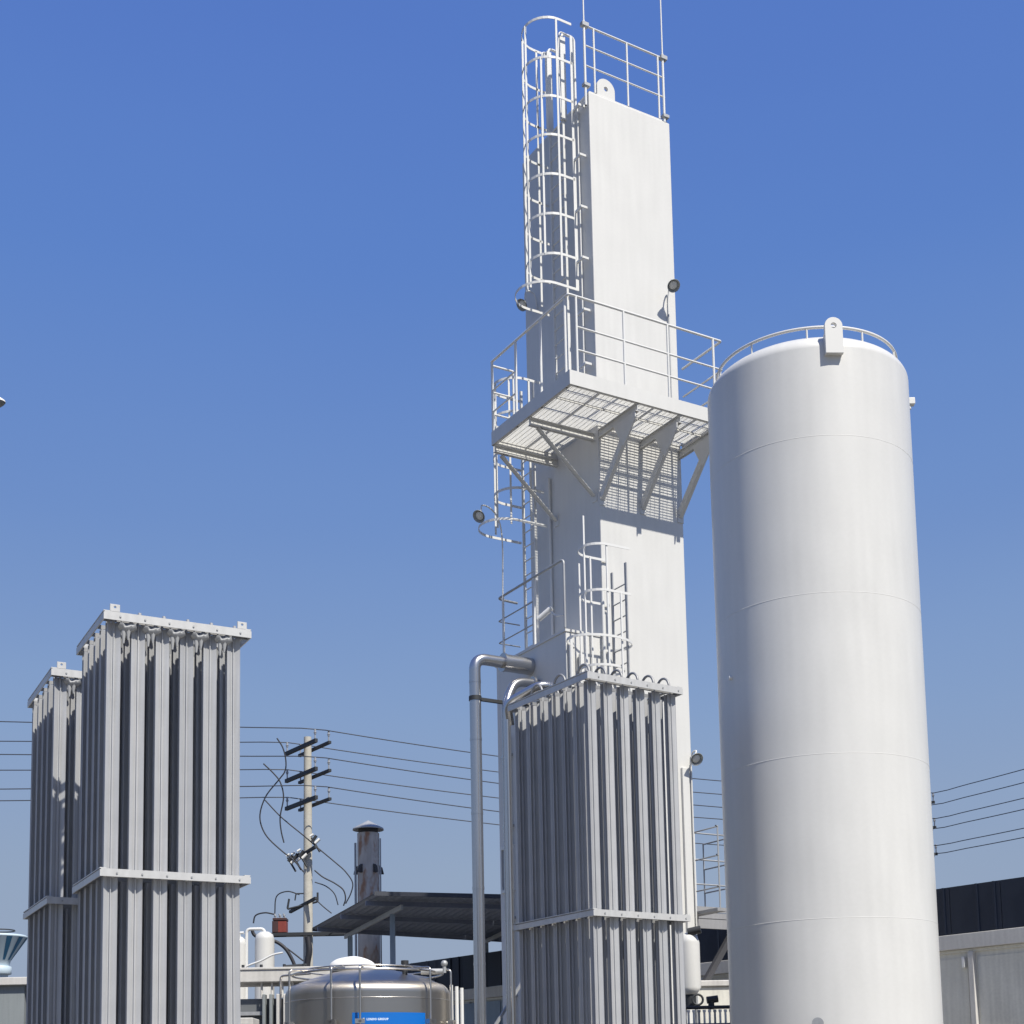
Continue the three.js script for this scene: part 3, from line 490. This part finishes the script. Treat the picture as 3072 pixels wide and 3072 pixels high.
// ---------------------------------------------------------------- power poles and lines
const armDir = V(-0.574, 0, -0.819), wireDir = V(0.819, 0, -0.574); // along the crossarms / along the line
function insulator(parent, p) {
  part(parent, 'insulator', [cyl(p, p.clone().add(V(0, 0.34, 0)), 0.022, 0.018), cyl(p.clone().add(V(0, 0.2, 0)), p.clone().add(V(0, 0.34, 0)), 0.035, 0.028), cyl(p.clone().add(V(0, 0.24, 0)), p.clone().add(V(0, 0.255, 0)), 0.05, 0.04)], M.porcelainDull);
}
const P1 = [-5.92, -42], levels = [11.92, 11.09, 10.25];
{
  const o = thing('utility_pole', 'concrete utility pole with three double crossarms, left of the tower', 'utility pole', [P1[0], 0, P1[1]]);
  part(o, 'pole_shaft', cyl(V(0, 0, 0), V(0, 12.25, 0), 0.17, 0.11, 20), M.pole);
  for (const y of levels) for (const s of [-1, 1]) {
    const off = wireDir.clone().multiplyScalar(s * 0.22), a = armDir.clone().multiplyScalar(0.98).add(off), b = armDir.clone().multiplyScalar(-0.98).add(off); a.y = b.y = y;
    const arm = part(o, 'crossarm', beam(a, b, 0.09, s > 0 ? 0.08 : 0.11), M.dark);
    insulator(arm, a.clone().lerp(b, 0.04)); insulator(arm, a.clone().lerp(b, 0.96));
  }
  const low = (y, x0, x1, m = M.dark) => part(o, 'crossarm', beam(V(x0, y - 0.12, -0.5), V(x1, y + 0.14, 0.5), 0.08, 0.08), m);
  low(8.75, -0.55, 0.3); low(7.25, -0.6, 0.3);
  for (const [x, y, z] of [[-0.52, 8.5, -0.3], [-0.32, 8.5, 0], [-0.12, 8.55, 0.2], [0.28, 8.95, 0.4]]) { // fuse cut-outs
    const f = part(o, 'fuse_cutout', [cyl(V(x - 0.12, y + 0.22, z), V(x + 0.12, y - 0.2, z), 0.03), cyl(V(x - 0.1, y + 0.1, z), V(x + 0.02, y + 0.28, z), 0.045)], M.dark);
    part(f, 'porcelain_body', [cyl(V(x - 0.02, y + 0.05, z), V(x + 0.12, y + 0.18, z), 0.045), cyl(V(x - 0.16, y + 0.26, z), V(x - 0.06, y + 0.32, z), 0.035)], M.porcelain);
  }
  part(o, 'bracket_arm', [...path([V(-0.55, 7.45, 0), V(-0.6, 7.15, 0), V(0.28, 7.35, 0), V(0.28, 7.62, 0)], 0.03, 0.05), ...path([V(-0.38, 7.4, 0), V(-0.35, 7.6, 0), V(-0.05, 7.6, 0)], 0.02, 0.05)], M.dark);
  part(o, 'equipment_beam', [beam(V(-1.25, 6.40, 0.15), V(1.15, 6.40, 0.15), 0.08, 0.09), beam(V(-1.25, 6.40, -0.15), V(1.15, 6.40, -0.15), 0.08, 0.09)], M.dark);
  part(o, 'cable_loop', [tube([V(0.02, 6.3, 0.18), V(0.06, 5.9, 0.2), V(0.0, 5.5, 0.18), V(0.02, 5.0, 0.18)], 0.09, 24)], M.cable);
}
{
  const o = thing('pole_switch', 'rusty red box on the beam left of the utility pole', 'switch box', [-6.72, 6.45, -42]);
  part(o, 'switch_body', box(-0.19, 0.19, 0, 0.34, -0.18, 0.18, 0.02), M.red); part(o, 'switch_lid', box(-0.2, 0.2, 0.345, 0.43, -0.2, 0.2, 0.02), M.redDark); part(o, 'side_plate', box(-0.215, -0.193, 0.0, 0.34, -0.18, 0.18), M.redDark); part(o, 'door_recess', box(-0.19, -0.04, 0.02, 0.33, 0.181, 0.2), M.redDark);
  for (const x of [-0.12, 0.02, 0.14]) part(o, 'bushing', [cyl(V(x, 0.43, 0.05), V(x - 0.05, 0.56, 0.05), 0.026), cyl(V(x - 0.02, 0.49, 0.05), V(x - 0.03, 0.51, 0.05), 0.042)], M.porcelainDull);
  part(o, 'lead_cable', [tube([V(-0.17, 0.55, 0.05), V(-0.45, 0.6, 0.05), V(-0.72, 0.52, 0.05), V(-0.78, 0.3, 0.05)], 0.022, 30), tube([V(-0.17, 0.55, 0), V(-0.1, 1.1, 0), V(0.2, 1.22, 0), V(0.55, 1.12, 0)], 0.018, 30)], M.cable);
}
{
  const o = thing('pole_breaker', 'dark box on the beam right of the utility pole, at the canopy corner', 'breaker box', [-5.05, 6.46, -42]);
  part(o, 'breaker_body', box(-0.22, 0.2, 0, 0.3, -0.2, 0.2, 0.02), M.lampBody); part(o, 'bushing', [cyl(V(0.2, 0.18, 0.1), V(0.38, 0.22, 0.1), 0.045), cyl(V(0.2, 0.08, -0.1), V(0.38, 0.12, -0.1), 0.045)], M.porcelain);
  part(o, 'handle', beam(V(-0.3, -0.12, 0.2), V(-0.1, 0.02, 0.2), 0.03, 0.03), M.dark);
}
const P2 = [14.05, -51], lev2 = [11.65, 10.75, 9.8];
const wd2 = V(0.25, 0, 0.968);
{
  const o = thing('utility_pole', 'utility pole hidden behind the white tank, crossarm ends showing at its right', 'utility pole', [P2[0], 0, P2[1]]);
  part(o, 'pole_shaft', cyl(V(0, 0, 0), V(0, 12.0, 0), 0.17, 0.11, 20), M.pole);
  for (const y of lev2) for (const s of [-1, 1]) {
    const arm = part(o, 'crossarm', beam(V(-0.9, y, s * 0.2), V(0.95, y, s * 0.2 + 0.2), 0.08, 0.09), M.dark);
    insulator(arm, V(0.9, y, s * 0.2 + 0.2)); insulator(arm, V(-0.85, y, s * 0.2));
  }
}
function sag(a, b, s, n = 24) { const p = []; for (let i = 0; i <= n; i++) { const t = i / n, q = a.clone().lerp(b, t); q.y -= 4 * s * t * (1 - t); p.push(q); } return p; }
const lineWords = ['topmost', 'second from the top', 'third from the top', 'fourth from the top', 'fifth from the top', 'lowest'];
{
  const yL = [12.75, 12.55, 11.77, 11.66, 10.74, 10.72], yP = [12.27, 12.26, 11.45, 11.43, 10.60, 10.59], yR = [11.98, 11.62, 11.06, 10.76, 10.1, 9.86], yM = [12.2, 11.6, 11.28, 10.73, 10.4, 10.02];
  for (let i = 0; i < 6; i++) {
    const near = i % 2 === 0, s = near ? -0.92 : 0.92, a0 = armDir.clone().multiplyScalar(s).add(V(P1[0], 0, P1[1])); a0.y = yP[i];
    const left = V(-50, yP[i] + (yL[i] - yP[i]) * 4.6, a0.z), pl = a0.clone().addScaledVector(wireDir, -0.22), pr = a0.clone().addScaledVector(wireDir, 0.22);
    const b0 = V(P2[0] + (near ? 0.9 : 0.93), yR[i], P2[1] + (near ? 0.4 : 0.0));
    const sg = 0.55 * (12.2 + (yM[0] - 12.2)) / 12 * 0.4 + 0.12;
    const c0 = V(28.2 + (near ? 0 : 0.5), yR[i] + 0.2, -4);
    const pts = [...sag(left, pl, 0.08), ...sag(pr, b0, sg).slice(0), ...sag(b0, c0, 0.9).slice(1)];
    const curve = new THREE.CatmullRomCurve3(pts, false, 'centripetal');
    single('power_line', new THREE.TubeGeometry(curve, 160, 0.016, 5), M.wire, `dark overhead power line, ${lineWords[i]} of the six on the utility pole`, 'power line', 'overhead power lines');
  }
}
{ // slack cables hanging round the pole; points relative to the pole at its depth
  const k = 42 / 2750 * 0.2604, at = (x, y, z = 0.25) => V(P1[0] + (x - 525) * k, 12.3 - (y - 165) * k, -42 + z);
  const cb = (pts, r, label, s = 0.25) => single('drop_cable', tube(pts.map(([x, y]) => at(x, y, s)), r, 60), M.cable, label, 'cable', 'slack cables round the utility pole');
  cb([[310, 200], [352, 270], [376, 380], [368, 450], [325, 510], [225, 640], [185, 790], [225, 915], [350, 1045], [425, 1105], [505, 1200]], 0.02, 'long slack cable curving left of the utility pole from top to fuses', 0.3);
  cb([[215, 395], [290, 470], [335, 530], [362, 640], [337, 800], [345, 900], [365, 985]], 0.02, 'slack cable crossing in an X left of the utility pole crossarms', 0.4);
  cb([[225, 665], [340, 790], [520, 945], [620, 1035], [730, 1130], [810, 1205], [862, 1290], [850, 1360], [810, 1440]], 0.018, 'diagonal cable crossing the utility pole down to the canopy edge', 0.35);
  cb([[580, 1185], [640, 1235], [730, 1285], [790, 1335], [805, 1400], [790, 1450]], 0.02, 'cable curving from right of the pole to the canopy, the upper one', 0.2);
  cb([[578, 1268], [660, 1300], [720, 1355], [748, 1440]], 0.016, 'cable curving from right of the pole to the canopy, the lower one', 0.1);
  cb([[578, 1390], [640, 1450], [700, 1500]], 0.016, 'short straight cable from the pole under the canopy corner', 0.1);
  const k2 = 42 / 2750 * 0.1211, at2 = (x, y) => V(-5.92 + (427.6 + 0.1211 * x - 580) * 42 / 2750, 5.35 - (y - 1050) * k2, -41.75);
  single('feeder_cable', tube([[400, 390], [430, 480], [520, 535], [780, 605], [920, 710], [1020, 870], [1075, 1010], [1092, 1140], [1092, 1900]].map(([x, y]) => at2(x, y)), 0.05, 60), M.cable, 'thick black cable arching from the red box down to the transformer', 'cable', 'slack cables round the utility pole');
  single('stay_wire', tube([[880, 660], [1040, 780], [1200, 910]].map(([x, y]) => at2(x, y)), 0.022, 20), M.cable, 'straight black stay between the red box and the pole foot', 'cable', 'slack cables round the utility pole');
}

// ---------------------------------------------------------------- chimney
{
  const o = thing('chimney_stack', 'rusty metal chimney with conical cap rising behind the canopy', 'chimney', [-3.68, 0, -37.2]);
  part(o, 'flue', [cyl(V(0, 0, 0), V(0, 8.45, 0), 0.285, 0.285, 28)], M.rust);
  part(o, 'cap', [lathe([[0.0, 8.80], [0.40, 8.58], [0.405, 8.54], [0.38, 8.54], [0.0, 8.7]], 28)], M.galv);
  part(o, 'cap_collar', [cyl(V(0, 8.42, 0), V(0, 8.60, 0), 0.25, 0.25, 28)], M.rustDark);
  for (let i = 0; i < 5; i++) { const a = i / 5 * Math.PI * 2 + 0.35; part(o, 'bracket', [plate([[0.28, -0.1], [0.40, -0.1], [0.36, 0.06], [0.28, 0.12]], 0.07).translate(0, 7.5, -0.035).rotateY(a)], M.rustDark); }
  part(o, 'sample_port', [box(0.27, 0.46, 6.72, 6.92, -0.1, 0.1, 0.01)], M.galv);
  part(o, 'side_pipe', [cyl(V(-0.33, 0, 0.05), V(-0.33, 8.2, 0.05), 0.03), cyl(V(0.32, 0, 0.1), V(0.32, 8.3, 0.1), 0.02)], M.galv);
}

// ---------------------------------------------------------------- corrugated canopy
{
  const o = thing('canopy_roof', 'open corrugated metal canopy on posts, behind the stainless tank', 'canopy', [0, 0, 0]);
  // roof parallelogram: near-left, near-right, far-right, far-left
  const nl = V(-2.85, 5.82, -30.0), nr = V(2.2, 5.80, -31.4), fl = V(-4.9, 5.78, -35.5), fr = V(0.4, 5.7, -38.6);
  const rows = 26, profile = (k) => { const t = k % 4; return t === 0 || t === 1 ? 0.035 : 0; };
  const sheets = 6, nx = 120, geo = (u0, u1) => {
    const n = Math.round((u1 - u0) * nx), pos = [], idx = [];
    for (let i = 0; i <= n; i++) for (const v of [0, 1]) for (const t of [0, 0.006]) {
      const u = u0 + (u1 - u0) * i / n, a = nl.clone().lerp(nr, u), b = fl.clone().lerp(fr, u), q = a.lerp(b, v); pos.push(q.x, q.y + profile(i) + t, q.z);
    }
    const f = (a, b, c, d) => idx.push(a, b, c, a, c, d);
    for (let i = 0; i < n; i++) { const o4 = i * 4; f(o4, o4 + 2, o4 + 6, o4 + 4); f(o4 + 1, o4 + 5, o4 + 7, o4 + 3); f(o4, o4 + 4, o4 + 5, o4 + 1); f(o4 + 2, o4 + 3, o4 + 7, o4 + 6); }
    const g = new THREE.BufferGeometry(); g.setAttribute('position', new THREE.Float32BufferAttribute(pos, 3)); g.setIndex(idx); const h = g.toNonIndexed(); h.computeVertexNormals(); return h;
  };
  void rows;
  for (let s = 0; s < sheets; s++) part(o, 'roof_sheet', geo(s / sheets, (s + 1) / sheets - 0.0008), M.roofGrey).position.y = (s % 2) * 0.008;
  part(o, 'edge_trim', [beam(nl.clone().add(V(0, 0.03, 0.04)), nr.clone().add(V(0, 0.03, 0.04)), 0.05, 0.09)], M.trimDark); part(o, 'edge_trim', [beam(fl.clone().add(V(0, 0.0, -0.04)), fr.clone().add(V(0, 0, -0.04)), 0.05, 0.08)], M.trimDark);
  for (const v of [0.12, 0.5, 0.9]) { const a = nl.clone().lerp(fl, v), b = nr.clone().lerp(fr, v); a.y -= 0.07; b.y -= 0.07; part(o, 'purlin', beam(a, b, 0.06, 0.10), M.roofGrey); }
  for (const u of [0.13, 0.75]) { const a = nl.clone().lerp(nr, u).lerp(fl.clone().lerp(fr, u), 0.06), b = nl.clone().lerp(nr, u).lerp(fl.clone().lerp(fr, u), 0.95); a.y -= 0.18; b.y -= 0.18; part(o, 'rafter', beam(a, b, 0.05, 0.10), M.galv);
    for (const q of [a.clone().lerp(b, 0.15), a.clone().lerp(b, 0.9)]) part(o, 'post', box(q.x - 0.055, q.x + 0.055, 0, q.y - 0.05, q.z - 0.055, q.z + 0.055), M.wallBlue); }
}

// ---------------------------------------------------------------- long blue-roofed building
{
  const A = V(10.6, 0, -23.0), B = V(-3.9, 0, -40.5), L = A.distanceTo(B), dir = B.clone().sub(A).normalize(), turn = Math.atan2(-dir.z, dir.x);
  // local x runs along the wall away from the camera, local -z points into the building? decide by normal
  const o = thing('warehouse', 'long low building with dark blue roof band and pale walls, far right', 'building', A.toArray(), turn);
  const nz = V(0, 0, 1).applyAxisAngle(V(0, 1, 0), turn), s = nz.dot(V(-1, 0, 1)) > 0 ? 1 : -1; // s: local z sign that faces the camera
  const bz = (z0, z1) => s > 0 ? [z0, z1] : [-z1, -z0];
  const wb = (x0, x1, y0, y1, z0, z1, r) => { const [a, b] = bz(z0, z1); return box(x0, x1, y0, y1, a, b, r); };
  part(o, 'wall', wb(0, L, 0, 4.3, -8, 0), M.wallPale);
  // steep blue roof band, made of long ribbed sheets
  const n = 22; for (let i = 0; i < n; i++) {
    const x0 = i * L / n, x1 = (i + 1) * L / n - 0.01;
    part(o, 'roof_sheet', [wb(x0, x1, 4.36, 5.22, 0.02, 0.06), wb(x0 + 0.1, x0 + 0.14, 4.36, 5.22, 0.06, 0.085), wb(x0 + 0.45, x0 + 0.49, 4.36, 5.22, 0.06, 0.085)], M.roofBlue);
  }
  part(o, 'roof_deck', wb(0, L, 5.0, 5.2, -8, 0.015), M.roofBlue);
  part(o, 'eave_beam', wb(0, L, 4.08, 4.35, 0.0, 0.10, 0.01), M.wallTrim);
  part(o, 'eave_shadow_gap', wb(0, L, 4.02, 4.075, 0.0, 0.03), M.wallPale);
  for (let x = 0.46; x < L; x += 1.62) { const p = part(o, 'pilaster', wb(x, x + 0.11, 0, 4.02, 0.0, 0.09, 0.01), M.wallTrim); void p; }
  for (let x = 0.58; x < L - 1.6; x += 1.62) part(o, 'wall_panel', wb(x + 0.04, x + 1.45, 0.2, 3.92, 0.0, 0.018), M.wallPale);
  const f = part(o, 'wall_light', [wb(3.88, 3.94, 3.74, 3.94, 0.02, 0.09, 0.01)], M.rail); void f;
  for (let x = 16; x < L - 0.6; x += 1.0) part(o, 'blue_panel', wb(x, x + 0.97, 0.15, 3.98, 0.092, 0.11), M.wallBlue);
}

// ---------------------------------------------------------------- small equipment between the vaporizer and the white tank
{
  const o = thing('receiver_vessel', 'slim white vertical vessel with black valve behind the finned vaporizer', 'vessel', [3.06, 0, -25.2]);
  part(o, 'vessel_shell', lathe([[0, 3.28], [0.12, 3.31], [0.19, 3.42], [0.19, 4.2], [0.15, 4.34], [0, 4.4]], 32), M.white);
  part(o, 'valve', cyl(V(-0.02, 4.38, 0.1), V(0.2, 4.42, 0.15), 0.07), M.dark); part(o, 'valve', cyl(V(0.0, 3.1, 0), V(0, 3.3, 0), 0.1), M.dark); part(o, 'hand_wheel', new THREE.TorusGeometry(0.09, 0.02, 8, 18).translate(0.1, 3.2, 0.2), M.dark);
  part(o, 'leg', [cyl(V(-0.1, 0.12, 0), V(-0.1, 3.4, 0), 0.03), cyl(V(0.1, 0.12, 0), V(0.1, 3.4, 0), 0.03)], M.galv);
}
{
  const o = thing('equipment_cabinet', 'cream cabinet top behind the short pipe stubs, left of the white tank', 'cabinet', [4.0, 0, -28]);
  part(o, 'cabinet_body', box(-0.9, 0.7, 0.12, 3.6, -0.5, 0.5, 0.02), M.wallPale); part(o, 'cabinet_lid', box(-0.95, 0.75, 3.605, 3.72, -0.55, 0.55, 0.02), M.wallTrim);
}
{
  const o = thing('valve_manifold', 'row of short white pipe stubs on a dark skid beside the white tank', 'manifold', [3.15, 0, -23.6]);
  part(o, 'skid', box(-0.6, 0.75, 0.12, 2.72, -0.25, 0.2, 0.02), M.lampBody);
  for (let i = 0; i < 10; i++) part(o, 'pipe_stub', [cyl(V(-0.42 + i * 0.085, 2.72, 0.1), V(-0.42 + i * 0.085, 2.92, 0.1), 0.018), cyl(V(-0.42 + i * 0.085, 2.90, 0.1), V(-0.42 + i * 0.085, 2.94, 0.1), 0.027)], i % 3 ? M.rail : M.galv);
  part(o, 'header', cyl(V(-0.55, 2.98, 0.05), V(0.72, 2.98, 0.05), 0.03), M.dark);
  part(o, 'valve', [cyl(V(0.05, 2.95, 0), V(0.05, 3.1, 0), 0.05), cyl(V(-0.02, 3.1, 0), V(0.16, 3.12, 0), 0.06)], M.dark);
}

// ---------------------------------------------------------------- transformer and small white tanks, left of the stainless tank
{
  const o = thing('transformer', 'pale grey transformer with vertical cooling fins left of the stainless tank', 'transformer', [-3.95, 0, -24]);
  part(o, 'tank_body', box(-0.62, 1.3, 0.12, 3.30, -0.9, -0.12, 0.02), M.lampBody);
  part(o, 'top_beam', [box(-0.75, 1.3, 3.56, 3.76, -0.95, 0.1, 0.012), box(-0.75, 1.3, 3.76, 3.80, -0.6, 0.12, 0.01)], M.wallTrim);
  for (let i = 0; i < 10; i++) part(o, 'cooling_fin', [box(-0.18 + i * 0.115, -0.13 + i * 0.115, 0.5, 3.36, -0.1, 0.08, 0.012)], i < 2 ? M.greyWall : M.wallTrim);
  for (let i = 0; i < 6; i++) part(o, 'oil_pipe', cyl(V(-0.2 + i * 0.17, 3.3, 0.0), V(-0.2 + i * 0.17, 3.6, 0.0), 0.02), M.wallTrim);
  for (const x of [-0.5, -0.2, 0.18, 0.5]) part(o, 'bolt', cyl(V(x, 3.79, 0.05), V(x, 3.85, 0.05), 0.025), M.dark);
  part(o, 'bushing', [cyl(V(0.15, 3.84, -0.3), V(0.5, 3.86, -0.3), 0.03)], M.dark);
  part(o, 'side_bracket', [box(-0.72, -0.2, 3.02, 3.08, -0.1, 0.0)], M.galv);
}
{ const o = thing('control_cabinet', 'small white cabinet at the foot of the big left vaporizer', 'cabinet', [-4.42, 0, -23.2]);
  part(o, 'cabinet_body', box(-0.35, 0.32, 0.12, 2.92, -0.3, 0.3, 0.015), M.wallTrim); part(o, 'cabinet_door', box(-0.31, 0.28, 0.2, 2.84, 0.303, 0.315), M.wallTrim); }
for (const [x, z, r, h, label] of [[-6.03, -32, 0.15, 5.24, 'slim white tank beside the left vaporizer, left of the pair'], [-5.47, -32, 0.215, 5.34, 'wider white tank with pipe beside the left vaporizer, right of the pair']]) {
  const o = thing('gas_tank', label, 'tank', [x, 0, z], 0, 'small white tanks beyond the transformer');
  part(o, 'tank_shell', lathe([[0, 0.2], [r, 0.25], [r, h - 0.18], [r * 0.85, h - 0.07], [r * 0.45, h - 0.01], [0, h]], 32), M.tank);
  part(o, 'outlet_pipe', r > 0.2 ? path([V(0, h - 0.05, 0), V(0, h + 0.06, 0), V(-0.4, h + 0.06, 0), V(-0.4, 0.12, 0)], 0.035, 0.1) : path([V(0, h - 0.05, 0), V(0, h + 0.08, 0), V(0.1, h + 0.08, 0)], 0.03, 0.03), M.rail);
}
single('white_hose', tube([V(-5.75, 4.0, -30), V(-5.55, 4.35, -30), V(-5.2, 4.5, -30), V(-4.95, 4.62, -30), V(-4.75, 4.66, -30)], 0.02, 40), M.rail, 'thin white hose rising in front of the small white tanks', 'hose');

// ---------------------------------------------------------------- far left background
{
  const o = thing('grey_building', 'grey low building at the bottom left corner behind the vaporizers', 'building', [-15.5, 0, -41]);
  part(o, 'wall', box(-4, 1.72, 0, 5.0, -4, 0), M.greyWall); part(o, 'roof_slab', box(-4.1, 2.3, 5.0, 5.22, -4.1, 0.15, 0.02), M.wallTrim);
  part(o, 'plinth_band', box(-4, 1.72, 3.2, 3.28, 0, 0.03), M.roofGrey); part(o, 'side_wing', box(1.8, 3.2, 0, 4.9, -3, -0.4), M.lampBody);
}
{
  const o = thing('water_tower', 'white and blue striped cone-shaped water tower at the left edge', 'water tower', [-21.2, 0, -60]);
  const H0 = 7.6, H1 = 8.55;
  part(o, 'cone', [lathe([[0.32, 6.9], [0.34, 7.3], [0.42, H0], [1.05, H1], [1.08, H1 + 0.06], [1.0, H1 + 0.1], [0, H1 + 0.2]], 48)], M.towerWhite);
  for (let i = 0; i < 12; i++) { // raised blue petals on the cone
    const a0 = (i + 0.08) / 12 * Math.PI * 2, g = new THREE.LatheGeometry([new THREE.Vector2(0.44, H0 + 0.02), new THREE.Vector2(1.06, H1 - 0.02), new THREE.Vector2(1.05, H1 - 0.01), new THREE.Vector2(0.43, H0 + 0.03)], 4, a0, Math.PI * 2 / 12 * 0.42);
    part(o, 'blue_stripe', g, M.towerBlue);
  }
  part(o, 'shaft', lathe([[0.3, 0], [0.3, 6.95]], 32), M.towerWhite); part(o, 'shaft_band', lathe([[0.31, 7.0], [0.46, 7.05], [0.46, 7.35], [0.31, 7.4]], 32), M.towerWhite);
  part(o, 'roof_rail', new THREE.TorusGeometry(0.55, 0.03, 6, 40).rotateX(Math.PI / 2).translate(0, 8.86, 0), M.dark);
}
{
  const o = thing('street_lamp', 'street lamp whose head just enters at the left edge', 'street lamp', [-7.6, 0, -16]);
  part(o, 'lamp_post', cyl(V(0, 0, 0), V(0, 9.4, 0), 0.09, 0.05, 16), M.galv); part(o, 'lamp_arm', path([V(0, 9.3, 0), V(0.1, 9.75, 0), V(1.3, 9.74, 0)], 0.035, 0.15), M.galv);
  part(o, 'lamp_housing', new THREE.SphereGeometry(0.3, 20, 10, 0, Math.PI * 2, 0, Math.PI / 2).scale(1, 0.3, 0.45).translate(1.56, 9.69, 0), M.porcelain);
  part(o, 'lamp_lens', new THREE.SphereGeometry(0.29, 20, 10, 0, Math.PI * 2, Math.PI / 2, Math.PI / 2).scale(1, 0.22, 0.45).translate(1.56, 9.685, 0), M.lampBody);
}

renderer.render(scene, camera);
